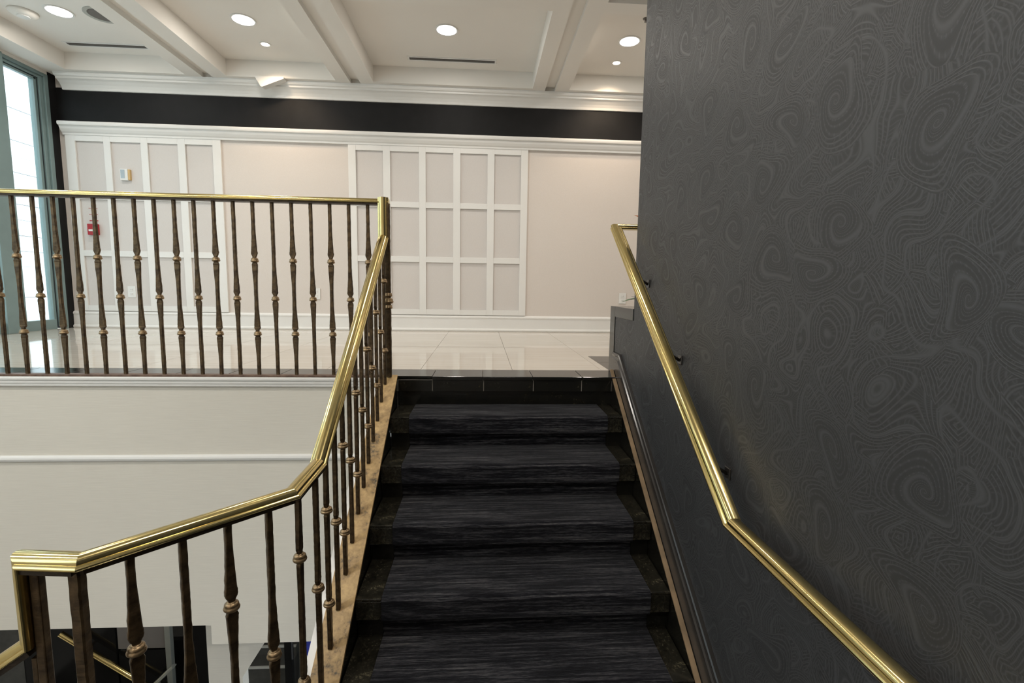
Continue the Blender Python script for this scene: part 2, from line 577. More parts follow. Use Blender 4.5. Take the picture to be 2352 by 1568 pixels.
def wall_moulding(name, pts, x0, x1, mat='trim'):
    """pts: (distance out from the wall, z)"""
    return prism(name, [(YB + 0.002 - d, z) for d, z in pts], 'x', x0, x1, mat, None)
bb = struct(wall_moulding('baseboard_back', [(0, 0), (0.030, 0), (0.036, 0.008), (0.037, 0.018), (0.032, 0.03), (0.022, 0.034), (0.020, 0.15),
                          (0.026, 0.156), (0.026, 0.168), (0.020, 0.178), (0.008, 0.186), (0, 0.187)], XLEFT, XFAR))
cm = struct(wall_moulding('trim_1', [(0, 2.075), (0.030, 2.075), (0.032, 2.092), (0.045, 2.104), (0.062, 2.128), (0.070, 2.146), (0.072, 2.158),
                          (0.090, 2.162), (0.094, 2.176), (0.094, 2.190), (0.086, 2.200), (0, 2.202)], -4.50, XFAR))
cr = struct(wall_moulding('trim_2', [(0, 2.535), (0.022, 2.537), (0.028, 2.560), (0.045, 2.585), (0.075, 2.612), (0.092, 2.622), (0.100, 2.624), (0.102, 2.640),
                          (0.118, 2.646), (0.128, 2.660), (0.132, ZC - 0.001), (0, ZC - 0.001)], -4.47, XFAR))

# ------------------------------------------------------------------ ceiling: coffers between doubled beams
ce = struct(box('ceiling', XLEFT - 0.12, XFAR + 0.1, YF - 0.1, YB + 0.14, ZR, ZR + 0.15, 'ceil'))
xb_ = [(-4.55, -4.30), (-3.12, -2.965), (-2.86, -2.70), (-1.575, -1.43), (-1.325, -1.18), (0.535, 0.672), (0.784, 0.936),
       (1.805, 1.95), (2.05, 2.20), (3.90, 4.20)]
rows = [(4.04, 5.54), (2.14, 3.64), (0.24, 1.74), (-1.66, -0.16)]
coff = [(-4.30, -3.12), (-2.70, -1.575), (-1.18, 0.535), (0.936, 1.805), (2.20, 3.90)]
for a, b_ in xb_:
    box('beam', a, b_, YF, YB, ZC, ZR + 0.001, 'ceil', ce)
for a, b_ in [(-2.965, -2.86), (-1.43, -1.325), (0.672, 0.784), (1.95, 2.05)]:
    box('beam_groove', a, b_, YF, YB - 0.10, ZC + 0.045, ZR + 0.001, 'ceil', ce)
    box('beam', a, b_, YB - 0.10, YB, ZC, ZR + 0.001, 'ceil', ce)
for a, b_ in coff:
    box('beam', a, b_, 5.54, YB, ZC, ZR + 0.001, 'ceil', ce)
    for k, (r0, r1) in enumerate(rows):
        lo_ = rows[k + 1][1] if k + 1 < len(rows) else YF
        if k + 1 < len(rows):
            w_ = (r0 - lo_)
            box('beam', a, b_, r0 - 0.15, r0, ZC, ZR + 0.001, 'ceil', ce)
            box('beam_groove', a, b_, lo_ + 0.14, r0 - 0.15, ZC + 0.045, ZR + 0.001, 'ceil', ce)
            box('beam', a, b_, lo_, lo_ + 0.14, ZC, ZR + 0.001, 'ceil', ce)
        else:
            box('beam', a, b_, lo_, r0, ZC, ZR + 0.001, 'ceil', ce)

# ------------------------------------------------------------------ left wall with its tall window
wl = struct(box('wall_left', XLEFT - 0.12, XLEFT, 5.62, YB + 0.05, -0.25, ZR, 'black'))
struct(box('wall_left_upper', XLEFT - 0.12, XLEFT, YF, 5.62, 2.645, ZR, 'ceil'))
struct(box('wall_left_lower', XLEFT - 0.12, XLEFT, YF, 7.2, ZLOW, -0.25, 'grass'))
struct(box('wall_left_sill', XLEFT - 0.12, XLEFT, YF, 5.62, -0.25, 0.0, 'grass'))
wi = struct(empty('window_1', (XLEFT, 5.3, 0)))
def frame_v(y0, y1, z0, z1, x0=-4.60, x1=-4.545, mat='teal', nm='window_frame'):
    return box(nm, x0, x1, y0, y1, z0, z1, mat, wi, 0.003)
# right-hand jamb in three steps, head, sill, wide mullion, then further bays towards the stair
frame_v(5.575, 5.622, 0.0, 2.645)
frame_v(5.535, 5.575, 0.03, 2.615, -4.62, -4.565)
frame_v(5.527, 5.535, 0.03, 2.605, -4.62, -4.58, 'dteal', 'gasket')
frame_v(5.495, 5.527, 0.04, 2.60, -4.64, -4.585)
bays = [(5.13, 5.495), (3.55, 4.89), (2.15, 3.40), (0.75, 2.00), (-0.65, 0.60), (-2.45, -0.80)]
ms = [(4.89, 5.13), (3.40, 3.55), (2.00, 2.15), (0.60, 0.75), (-0.80, -0.65), (YF, -2.45)]
for y0, y1 in ms:
    frame_v(y0 + 0.02, y1 - 0.02, 0.0, 2.645, -4.61, -4.52)
    frame_v(y0, y1, 0.03, 2.60, -4.63, -4.57)
for y0, y1 in bays:
    frame_v(y0, y1, 0.0, 0.105, -4.62, -4.56, 'teal', 'window_sill')
    y1 += 0.08 if y1 > 5.4 else 0
    frame_v(y0, y1, 2.615, 2.645, -4.61, -4.545, 'teal', 'window_head')
    frame_v(y0, y1, 2.588, 2.615, -4.62, -4.57, 'teal', 'window_head')
    frame_v(y0, y1, 2.582, 2.588, -4.62, -4.58, 'dteal', 'gasket')
    frame_v(y0, y1, 2.560, 2.582, -4.63, -4.585, 'teal', 'window_head')
    box('pane', -4.614, -4.608, y0, y1, 0.1, 2.565, 'glass', wi)

# outdoors
struct(box('ground_outside', -16, XLEFT - 0.12, -14, 18, -0.35, -0.12, 'paving'))
nb = empty('neighbouring_wall', (-9.0, 4.0, -0.12))
tag(nb, 'pale boarded wall standing outside beyond the tall window', 'wall')
for k in range(14):
    box('board', -9.2, -9.0 + 0.012 * (k % 2), -4, 16, -0.12 + 0.30 * k, 0.172 + 0.30 * k, 'siding', nb)

# ------------------------------------------------------------------ other walls of the stairwell and lobby
wr = struct(box('wall_right', XW, XW + 0.12, YF, 2.575, LAND - 0.3, ZC, 'paisley'))
struct(box('wall_lobby', XFAR, XFAR + 0.1, YF, YB, -0.25, ZR, 'wallcov'))
struct(box('wall_front', XLEFT - 0.1, XFAR, YF - 0.12, YF, ZLOW, ZR, 'wallcov'))
struct(box('wall_under_lobby', XW + 0.125, XFAR, YF, 2.575, -0.30, -0.25, 'grass'))

# knee wall that goes on past the end of the papered wall, with granite coping
kw = struct(empty('wall_knee', (XW, 2.575, 0)))
box('papered_face', XW, XW + 0.12, 2.575, 2.93, LAND - 0.3, 0.352, 'paisley', kw)
box('coping', XW - 0.004, XW + 0.13, 2.575, 2.932, 0.352, 0.415, 'granite', kw, 0.002)
box('end_slab', XW - 0.004, XW + 0.13, 2.932, 3.036, 0.0, 0.415, 'granite', kw, 0.002)
box('plinth', XW - 0.003, XW + 0.13, 2.932, 3.034, -0.25, 0.0, 'granite', kw)

# wall below the guard railing
ws = struct(prism('wall_stairwell', [(XLEFT, -0.02), (-0.60, -0.02), (-0.60, -1.643), (-1.605, -1.643), (-1.605, -1.520), (XLEFT, -1.508)], 'y', D0 - 0.002, D0 + 0.14, 'grass'))
def hall_moulding(name, pts):
    return struct(prism(name, [(D0 - 0.001 - d, z) for d, z in pts], 'x', XLEFT, -0.605, 'trim'))
hall_moulding('trim_3', [(0, -0.062), (0.014, -0.062), (0.018, -0.059), (0.019, -0.051), (0.017, -0.048), (0.021, -0.046), (0.023, -0.040), (0.023, -0.033), (0.020, -0.030), (0.026, -0.027), (0.029, -0.021), (0.029, -0.012), (0.024, -0.007), (0, -0.005)])
hall_moulding('trim_4', [(0, -0.500), (0.008, -0.498), (0.016, -0.490), (0.019, -0.480), (0.016, -0.470), (0.008, -0.463), (0, -0.461)])

# ------------------------------------------------------------------ staircase
st = empty('staircase', (0.146, 1.30, LAND))
tag(st, 'flight of black granite steps with charcoal carpet runner up to the lobby', 'staircase')
CXL, CXR = -0.383, 0.693
LIP, INS = 0.088, 0.045
for k in range(0, 6):
    yn, z = D0 - k * TR, -k * RI
    if k == 0:
        # lip of the upper floor: a row of granite tiles above the first riser
        core = box('step', XL, XR, yn + 0.001, yn + 0.10, z - LIP + 0.001, z - 0.023, 'grout', st)
        jx = [XL + 0.002, -0.2845, 0.0136, 0.307, 0.595, XR - 0.001]
        for i in range(5):
            box('riser_tile', jx[i] + 0.002, jx[i + 1] - 0.002, yn - 0.003, yn + 0.001, z - LIP, z - 0.0225, 'granite', core, 0.0006)
        box('riser', XL, XR, yn + INS - 0.03, yn + INS, z - RI, z - LIP, 'granite', core)
        continue
    yb = yn + TR + INS                       # back of the tread under the step above
    core = box('step', XL, XR, yn + 0.012, yb, z - LIP, z - 0.012, 'granite', st)
    box('riser', XL, CXL - 0.003, yn + INS - 0.012, yn + INS, z - RI - 0.015, z - LIP, 'granite', core)
    box('riser', CXR + 0.003, XR, yn + INS - 0.012, yn + INS, z - RI - 0.015, z - LIP, 'granite', core)
    box('riser', CXL - 0.003, CXR + 0.003, yn + INS - 0.006, yn + INS, z - RI - 0.015, z - LIP, 'carpet', core)
    for a, b_ in ((XL, CXL), (CXR, XR)):
        box('tread_tile', a + 0.0012, b_ - 0.0012, yn, yb, z - 0.012, z, 'olive', core, 0.003)
        box('lip_tile', a + 0.0012, b_ - 0.0012, yn, yn + 0.012, z - LIP, z - 0.0122, 'olive', core, 0.002)
    # carpet: over the tread, rounded over the nosing, down the lip and tucked under it
    rad = 0.022
    pts = [(yb, z + 0.006)]
    for i in range(7):
        a = PI / 2 + (PI / 2) * i / 6
        pts.append((yn - 0.008 + rad + rad * math.cos(a), z + 0.006 - rad + rad * math.sin(a)))
    pts += [(yn - 0.008, z - LIP + 0.006), (yn - 0.005, z - LIP - 0.003), (yn + 0.004, z - LIP - 0.006), (yn + INS, z - LIP - 0.006), (yn + INS, z - 0.02), (yb, z - 0.02)]
    cp = prism('carpet', pts, 'x', CXL, CXR, 'carpet', core)
    for p in cp.data.polygons:
        p.use_smooth = False
# bottom riser
box('riser', XL, XR, D0 - 6 * TR + INS, D0 - 6 * TR + INS + 0.012, LAND, LAND + RI - LIP, 'granite', st)

y_lo = D0 - 6 * TR
def slope_strip(name, x0, x1, dz0, dz1, y0, y1, mat, parent):
    """sloping board between two offsets from the nosing line"""
    return prism(name, [(y0, SL * (y0 - D0) + dz0), (y1, SL * (y1 - D0) + dz0), (y1, SL * (y1 - D0) + dz1), (y0, SL * (y0 - D0) + dz1)], 'x', x0, x1, mat, parent)
slope_strip('stringer', -0.585, XL - 0.002, -0.34, -0.012, y_lo, D0, 'granite', st)
slope_strip('stringer_cap', -0.588, XL, -0.012, 0.004, y_lo, D0 + 0.004, 'cap', st)
slope_strip('stringer_fascia', -0.617, -0.588, -0.36, -0.006, y_lo, D0, 'trim', st)
slope_strip('soffit', -0.617, XW - 0.002, -0.40, -0.36, y_lo, D0, 'trim', st)
slope_strip('stringer', XR + 0.001, XR + 0.021, -0.34, -0.006, y_lo, D0 + 0.05, 'granite', st)
slope_strip('stringer_cap', XR + 0.0, XR + 0.020, -0.006, 0.002, y_lo, D0 + 0.05, 'browncap', st)

# moulded skirting on the papered wall: three stepped boards following the slope, with a returned end
sk = struct(empty('baseboard_right', (XW, y_lo, LAND)))
YE = 2.915
def skirt(name, pr):
    """pr: (out from wall, height above the nosing line) swept up the slope then levelled at the top"""
    vs, fs = [], []
    n = len(pr)
    ys = [y_lo - 0.02, D0 - 0.03, YE]
    for y in ys:
        zb = SL * (min(y, D0 - 0.03) - D0)
        for d, h in pr:
            vs.append((-d, y - y_lo, zb + h - LAND))
    for i in range(len(ys) - 1):
        fs += [(i * n + k, i * n + (k + 1) % n, (i + 1) * n + (k + 1) % n, (i + 1) * n + k) for k in range(n)]
    fs += [tuple(range(n)), tuple(range(2 * n, 3 * n))]
    return obj(name, mesh(name, vs, fs, 'skirt'), sk, (XW, y_lo, LAND))
skirt('skirting_board', [(0, -0.03), (0.020, -0.03), (0.020, 0.105), (0, 0.105)])
skirt('skirting_moulding', [(0, 0.105), (0.020, 0.105), (0.024, 0.109), (0.024, 0.118), (0.017, 0.122), (0.014, 0.132), (0.015, 0.139), (0.0185, 0.145), (0.0185, 0.152), (0.014, 0.158), (0, 0.160)])

# ------------------------------------------------------------------ balusters
def bar_mesh(name, L, knots, seed, w=0.0175, mat='bronze'):
    """hammered square bar, flattened and flared on both sides of each knuckle"""
    rnd = random.Random(seed)
    n = 72
    vs, fs = [], []
    zs = sorted(set([L * i / n for i in range(n + 1)] + [k_ + d for k_ in knots for d in (-0.034, -0.026, -0.02, -0.013, 0.013, 0.02, 0.026, 0.034, 0.045)]))
    for z in zs:
        ww, dd = w, w * 0.95
        for k_ in knots:
            d = z - k_
            if d >= 0:                          # above the knuckle: long flare towards it
                if d < 0.013:
                    ww, dd = 0.013, 0.013
                elif d < 0.034:
                    t = (d - 0.013) / 0.021
                    t = t * t * (3 - 2 * t)
                    ww, dd = 0.016 + 0.017 * t, 0.014
                elif d < 0.19:
                    t = (d - 0.034) / 0.156
                    ww = 0.033 + (w - 0.033) * (1 - (1 - t) ** 1.6)
                    dd = 0.0125 + (w * 0.95 - 0.0125) * t
            else:                               # below: quick shoulder, long taper
                d = -d
                if d < 0.013:
                    ww, dd = 0.013, 0.013
                elif d < 0.028:
                    t = math.sqrt((d - 0.013) / 0.015)
                    ww, dd = 0.018 + 0.013 * t, 0.014
                elif d < 0.17:
                    t = (d - 0.028) / 0.142
                    ww = 0.031 + (w - 0.031) * (1 - (1 - t) ** 1.5)
                    dd = 0.0125 + (w * 0.95 - 0.0125) * t
        j1, j2 = 1 + rnd.uniform(-0.035, 0.035), 1 + rnd.uniform(-0.05, 0.05)
        a, b_ = ww / 2 * j1, dd / 2 * j2
        c_ = min(a, b_) * 0.3
        ox = rnd.uniform(-0.0004, 0.0004)
        vs += [(x + ox, y, z) for x, y in ((-a + c_, -b_), (a - c_, -b_), (a, -b_ + c_), (a, b_ - c_), (a - c_, b_), (-a + c_, b_), (-a, b_ - c_), (-a, -b_ + c_))]
    for i in range(len(zs) - 1):
        fs += [(i * 8 + k, i * 8 + (k + 1) % 8, (i + 1) * 8 + (k + 1) % 8, (i + 1) * 8 + k) for k in range(8)]
    fs += [tuple(range(8)), tuple(range(len(vs) - 8, len(vs)))]
    return mesh(name, vs, fs, mat)

KN = [(0.0085, -0.0145), (0.0125, -0.0140), (0.0165, -0.0125), (0.0200, -0.0090), (0.0212, -0.0050), (0.0200, -0.0012), (0.0182, 0.0004),
      (0.0184, 0.0028), (0.0186, 0.0052), (0.0172, 0.0084), (0.0140, 0.0102), (0.0125, 0.0112), (0.0120, 0.0130), (0.0085, 0.0140)]
knuckle_me = mesh('knuckle', *lathe_data(KN, 20), 'knuckle', True)
_bars = {}
def baluster(parent, x, y, z0, z1, knots, rz=0.0, L0=None):
    """knots as heights on a bar of length L0"""
    L0 = L0 or (z1 - z0)
    key = (round(L0, 3), tuple(knots))
    if key not in _bars:
        _bars[key] = bar_mesh('baluster', L0, knots, len(_bars) + 3)
    b = obj('baluster', _bars[key], parent, (x, y, z0))
    b.rotation_euler.z = rz
    b.scale.z = (z1 - z0) / L0
    for k_ in knots:
        kn = bpy.data.objects.new('knuckle', knuckle_me)
        C.objects.link(kn)
        kn.parent = b
        kn.location = (0, 0, k_)
    return b

# ------------------------------------------------------------------ level guard railing along the lobby edge
YR = D0 + 0.004
gr = empty('guard_railing', (-2.0, YR, 0.0))
tag(gr, 'level bronze railing with brass top rail along the lobby floor edge', 'railing')
ZTOP = 0.985
box('base_rail', XLEFT, -0.592, YR - 0.022, YR + 0.022, -0.006, 0.006, 'base', gr, 0.002)
sweep('handrail', [(XLEFT + 0.02, YR, ZTOP), (-0.522, YR, ZTOP)], 'brass', gr, rail_profile(0.92))
box('channel', XLEFT + 0.02, -0.53, YR - 0.022, YR + 0.022, ZTOP - 0.0215, ZTOP - 0.0105, 'channel', gr)
i = 0
x = -0.640
while x > XLEFT + 0.05:
    baluster(gr, x, YR, 0.005, ZTOP - 0.019, (0.235, 0.645) if i % 2 == 0 else (0.433,))
    x -= 0.1038
    i += 1

# ------------------------------------------------------------------ stair railing: newel, slope, landing return
XRL = -0.548
sr = empty('stair_railing', (XRL, 1.42, LAND))
tag(sr, 'bronze stair railing with moulded brass handrail curving round the landing', 'railing')
P_TOP = (XRL - 0.004, 2.782, 1.004)
P_A = (XRL - 0.004, 2.782, 0.790)
P_B = (-0.556, 1.640, -0.086)
P_C = (-0.558, 1.412, -0.094)
P_D = (-0.885, 1.072, -0.096)
P_E = (-1.014, 1.084, -0.096)
P_F = (-1.014, 1.084, -0.294)
P_G = (-2.35, 1.084, -1.23)
sweep('handrail', [P_TOP, P_A, P_B, P_C, P_D, P_E, P_F, P_G], 'brass', sr, rail_profile(1.0), None)
def chan(pa, pb, nm='channel'):
    q = [(-0.0245, -0.0235), (0.0245, -0.0235), (0.0245, -0.0118), (-0.0245, -0.0118)]
    return sweep(nm, [pa, pb], 'channel', sr, q)
chan(P_A, P_B); chan(P_B, P_C); chan(P_C, P_D); chan(P_D, P_E); chan(P_F, P_G)
# top newel
nw = obj('newel_post', bar_mesh('newel_post', 0.972, (), 50, 0.030), sr, (-0.531, YR - 0.012, 0.0))
for dz, k in ((0.436, 1.35), (0.470, 1.05), (0.402, 1.05)):
    kn = bpy.data.objects.new('collar', knuckle_me)
    C.objects.link(kn)
    kn.parent = nw
    kn.location = (0, 0, dz)
    kn.scale = (k * 1.05, k * 1.05, k * 0.95)
def rail_under(y):
    if y >= P_B[1]:
        t = (y - P_B[1]) / (P_A[1] - P_B[1])
        return P_B[2] + t * (P_A[2] - P_B[2]) - 0.024
    return P_B[2] - 0.020
for i in range(13):
    y = 2.748 - 0.1083 * i
    xk = XRL + 0.002 + (0.008 * i / 12 if i < 12 else -0.008)
    baluster(sr, xk, y, max(cap_z(y), LAND), rail_under(y), (0.205, 0.615) if i % 2 == 0 else (0.410,), PI / 2, 0.82)
dgn = math.atan2(P_C[1] - P_D[1], P_C[0] - P_D[0])
for i, (x, y) in enumerate([(-0.606, 1.366), (-0.680, 1.288), (-0.752, 1.211), (-0.826, 1.134)]):
    baluster(sr, x, y, LAND, -0.114, (0.480,) if i % 2 == 0 else (0.255, 0.690), dgn, 0.936)
obj('newel_post', bar_mesh('newel_post', 0.94, (), 61, 0.026), sr, (-0.902, 1.080, LAND))
# channel-shaped post carrying the lower rail
box('post', -0.9985, -0.9785, 1.072, 1.092, LAND, -0.112, 'bronze', sr, 0.003)
box('post_plate', -1.012, -0.9990, 1.074, 1.096, LAND, -0.33, 'bronze', sr, 0.002)
for i in range(6):
    x = -1.16 - 0.11 * i
    zt = P_F[2] + (x - P_F[0]) / (P_G[0] - P_F[0]) * (P_G[2] - P_F[2])
    baluster(sr, x, 1.084, zt - 0.92, zt - 0.02, (0.410,) if i % 2 else (0.205, 0.615), 0.0, 0.82)

# lower flight going down to the left of the landing
lf = empty('lower_flight', (-1.06, 0.5, LAND))
tag(lf, 'black granite lower flight going down from the landing', 'staircase')
for k in range(1, 15):
    zt = LAND - k * RI
    box('step', -1.06 - k * 0.235, -1.06 - (k - 1) * 0.235 + 0.03, 0.0, 1.12, zt - 0.10, zt, 'granite', lf, 0.003)
    box('riser', -1.06 - (k - 1) * 0.235 - 0.01, -1.06 - (k - 1) * 0.235 + 0.01, 0.0, 1.12, zt, zt + RI - 0.10, 'slate', lf)
prism('stringer', [(-1.06, LAND - 0.02), (-1.06, LAND - 0.45), (-4.35, ZLOW), (-4.35, ZLOW + 0.25)], 'y', 1.121, 1.16, 'trim', lf)

# ------------------------------------------------------------------ handrail on the papered wall
hr = empty('wall_handrail', (0.740, 1.31, -0.15))
tag(hr, 'moulded brass handrail fixed along the black papered wall', 'handrail')
sweep('handrail', [(0.740, -2.2, -0.154), (0.740, 1.308, -0.154), (0.735, 2.700, 0.862), (1.02, 2.700, 0.862)], 'brass', hr, rail_profile(1.0))
def rail_at(y):
    return -0.150 + max(0.0, (y - 1.312) / (2.700 - 1.312) * 1.012)
for y in (2.36, 1.93, 1.50, 1.13, 1.02, 0.30, -0.6):
    zc = rail_at(y)
    b = obj('bracket', None, hr, (XW, y, zc))
    box('wall_plate', XW - 0.006, XW, y - 0.018, y + 0.018, zc - 0.085, zc - 0.045, 'skirt', b, 0.003)
    vs, fs = lathe_data([(0.006, 0.0), (0.006, 0.093)], 10)
    arm = obj('arm', mesh('arm', vs, fs, 'skirt', True), b, (XW - 0.004, y, zc - 0.068))
    arm.rotation_euler = (0, -math.radians(59), 0)

# ------------------------------------------------------------------ ceiling fittings
def disc(name, r, h, mat, parent, loc, seg=32, inner=None):
    if inner is None:
        vs, fs = lathe_data([(r * 0.9, 0), (r, h * 0.35), (r, h)], seg)
    else:
        vs, fs = [], []
        for rr, z in ((inner, 0.0015), (r, 0.0), (r, h), (inner, h)):
            vs += [(rr * math.cos(2 * PI * k / seg), rr * math.sin(2 * PI * k / seg), z) for k in range(seg)]
        for i_ in range(4):
            fs += [(i_ * seg + k, i_ * seg + (k + 1) % seg, ((i_ + 1) % 4) * seg + (k + 1) % seg, ((i_ + 1) % 4) * seg + k) for k in range(seg)]
    return obj(name, mesh(name, vs, fs, mat, inner is None and False), parent, loc)

def downlight(x, y, label, group=None, power=DOWN_W):
    t = empty('downlight', (x, y, ZR - 0.008))
    tag(t, label, 'light', group)
    disc('trim_ring', 0.104, 0.008, 'white', t, (x, y, ZR - 0.008), 32, 0.090)
    disc('lens', 0.091, 0.004, 'lamp', t, (x, y, ZR - 0.0045))
    li = bpy.data.lights.new('downlight_lamp', 'AREA')
    li.shape = 'DISK'
    li.size = 0.17
    li.energy = power
    li.color = (1.0, 0.93, 0.84)
    lo = bpy.data.objects.new('downlight_lamp', li)
    C.objects.link(lo)
    lo.parent = t
    lo.location = (0, 0, -0.004)
def halogen(x, y, label, power=SPOT_W):
    t = empty('halogen_spot', (x, y, ZR - 0.006))
    tag(t, label, 'light')
    disc('trim_ring', 0.052, 0.006, 'white', t, (x, y, ZR - 0.006), 28, 0.038)
    disc('lens', 0.039, 0.003, 'halo', t, (x, y, ZR - 0.0035))
    li = bpy.data.lights.new('halogen_lamp', 'SPOT')
    li.energy = power
    li.color = (1.0, 0.74, 0.50)
    li.spot_size = math.radians(105)
    li.spot_blend = 0.8
    li.shadow_soft_size = 0.03
    lo = bpy.data.objects.new('halogen_lamp', li)
    C.objects.link(lo)
    lo.parent = t
    lo.location = (0, 0, -0.02)
    lo.rotation_euler = (math.radians(24), 0, 0)

downlight(-3.70, 4.75, 'round recessed downlight between the smoke detector and the round ceiling speaker')
downlight(-2.14, 4.74, 'round recessed downlight in the coffer with the sensor box on its crown edge')
downlight(-0.343, 4.745, 'round recessed downlight in the wide coffer in front of a slot vent')
downlight(1.37, 4.79, 'round recessed downlight in the coffer nearest the papered wall')
for ry in (2.89, 0.99, -0.9):  # unseen downlights added as fill, above the stairs and behind the camera
    for rx in (-3.70, -2.14, -0.343 if ry > 2 else 0.30) + ((1.37, 3.05) if ry > 2 else ()):
        downlight(rx, ry, 'unseen fill downlight added in a coffer over the stairwell', 'added fill downlights over the stairwell', 9.0 if ry > 2 else (FILL_W if rx < 0 else 0.8 * FILL_W))
downlight(3.05, 4.75, 'round recessed downlight in the coffer at the far end of the lobby')
halogen(-2.14, 5.18, 'small warm halogen spot in the coffer above the sensor box')
halogen(1.37, 5.235, 'small warm halogen spot in the coffer nearest the papered wall')
def slot_vent(x0, x1, y, label):
    t = empty('slot_vent', ((x0 + x1) / 2, y, ZR - 0.006))
    tag(t, label, 'vent')
    box('backing', x0, x1, y - 0.030, y + 0.030, ZR - 0.003, ZR + 0.0005, 'dark', t)
    for s_ in (-1, 1):
        box('frame', x0 - 0.012, x1 + 0.012, y + s_ * 0.036 - 0.008, y + s_ * 0.036 + 0.008, ZR - 0.006, ZR, 'white', t)
        box('frame', (x0 if s_ < 0 else x1) - 0.008, (x0 if s_ < 0 else x1) + 0.008, y - 0.03, y + 0.03, ZR - 0.006, ZR, 'white', t)
    for q in (-0.015, 0.0, 0.015):
        box('slat', x0 + 0.008, x1 - 0.008, y + q - 0.004, y + q + 0.004, ZR - 0.006, ZR - 0.003, 'vent', t)
slot_vent(-4.12, -3.36, 5.35, 'long dark slot vent in the coffer beside the tall window')
slot_vent(-0.775, 0.119, 5.335, 'long dark slot vent in the wide middle coffer')
t = empty('smoke_detector', (-4.03, 4.79, ZR - 0.04))
tag(t, 'cream round smoke detector on the coffer ceiling by the window', 'smoke detector')
vs, fs = lathe_data([(0.03, 0), (0.07, 0.004), (0.10, 0.022), (0.105, 0.04)], 28)
obj('body', mesh('body', vs, fs, 'ceil', True), t, (-4.03, 4.79, ZR - 0.04))
disc('vent_ring', 0.045, 0.006, 'white', t, (-4.03, 4.79, ZR - 0.044), 24)
t = empty('ceiling_speaker', (-3.36, 4.775, ZR - 0.007))
tag(t, 'round grey ceiling speaker half hidden by the coffer beam', 'speaker')
disc('rim', 0.135, 0.007, 'grey', t, (-3.36, 4.775, ZR - 0.007), 36, 0.105)
disc('grille', 0.106, 0.004, 'vent', t, (-3.36, 4.775, ZR - 0.0045), 36)
t = empty('sprinkler', (1.395, 4.40, ZR - 0.03))
tag(t, 'small metal sprinkler head on the coffer ceiling by the papered wall', 'sprinkler')
vs, fs = lathe_data([(0.006, 0), (0.015, 0.003), (0.006, 0.008), (0.006, 0.022), (0.024, 0.024), (0.026, 0.03)], 18)
obj('body', mesh('body', vs, fs, 'vent', False), t, (1.395, 4.40, ZR - 0.03))
t = empty('sensor_box', (-2.235, 5.60, 2.60))
tag(t, 'white wedge-shaped sensor box turned askew on the crown moulding', 'sensor')
prism('housing', [(-2.400, ZC - 0.0005), (-2.100, ZC - 0.0005), (-2.100, 2.662), (-2.120, 2.655), (-2.322, 2.574), (-2.338, 2.578)], 'y', 5.505, 5.583, 'white', t)
# ------------------------------------------------------------------ things on the back wall
def outlet(x, z, label, w=0.085, h=0.125):
    t = empty('wall_outlet', (x, YB - 0.004, z))
    tag(t, label, 'outlet')
    box('cover_plate', x - w / 2, x + w / 2, YB - 0.010, YB - 0.003, z - h / 2, z + h / 2, 'white', t, 0.002)
    for s_ in (-1, 1):
        sk_ = box('socket', x - 0.017, x + 0.017, YB - 0.0125, YB - 0.009, z + s_ * 0.024 - 0.015, z + s_ * 0.024 + 0.015, 'white', t, 0.0012)
        for q in (-0.007, 0.007):
            box('slot', x + q - 0.0012, x + q + 0.0012, YB - 0.0128, YB - 0.012, z + s_ * 0.024 - 0.004, z + s_ * 0.024 + 0.006, 'dark', sk_)
outlet(-1.895, 0.413, 'white wall outlet on the plain wall between the panelled sections')
outlet(1.672, 0.411, 'white wall outlet above the black knee wall')
outlet(-3.918, 0.405, 'white wall outlet inside a lower panel behind the guard railing')
t = empty('thermostat', (-3.888, YB - 0.004, 1.675))
tag(t, 'small pale thermostat in an upper panel near the window', 'thermostat')
box('body', -3.938, -3.858, YB - 0.034, YB - 0.003, 1.615, 1.735, 'white', t, 0.003)
box('display', -3.930, -3.888, YB - 0.0355, YB - 0.033, 1.635, 1.725, 'lcd', t)
box('side_cover', -3.858, -3.836, YB - 0.030, YB - 0.003, 1.62, 1.73, 'amber', t, 0.002)
t = empty('fire_alarm_pull', (-4.260, YB - 0.004, 1.08))
tag(t, 'red fire alarm pull station on the panelled wall', 'fire alarm')
box('body', -4.312, -4.212, YB - 0.045, YB - 0.003, 1.022, 1.140, 'red', t, 0.004)
box('handle', -4.295, -4.229, YB - 0.052, YB - 0.044, 1.060, 1.080, 'white', t, 0.002)
t = empty('fire_notice', (-4.262, YB - 0.004, 1.165))
tag(t, 'small notice with red lines above the fire alarm', 'notice')
box('sheet', -4.312, -4.216, YB - 0.006, YB - 0.0035, 1.165, 1.325, 'panel', t)
for z in (1.175, 1.180, 1.245, 1.312):
    box('red_line', -4.310, -4.218, YB - 0.007, YB - 0.0058, z - 0.0025, z + 0.0025, 'red', t)

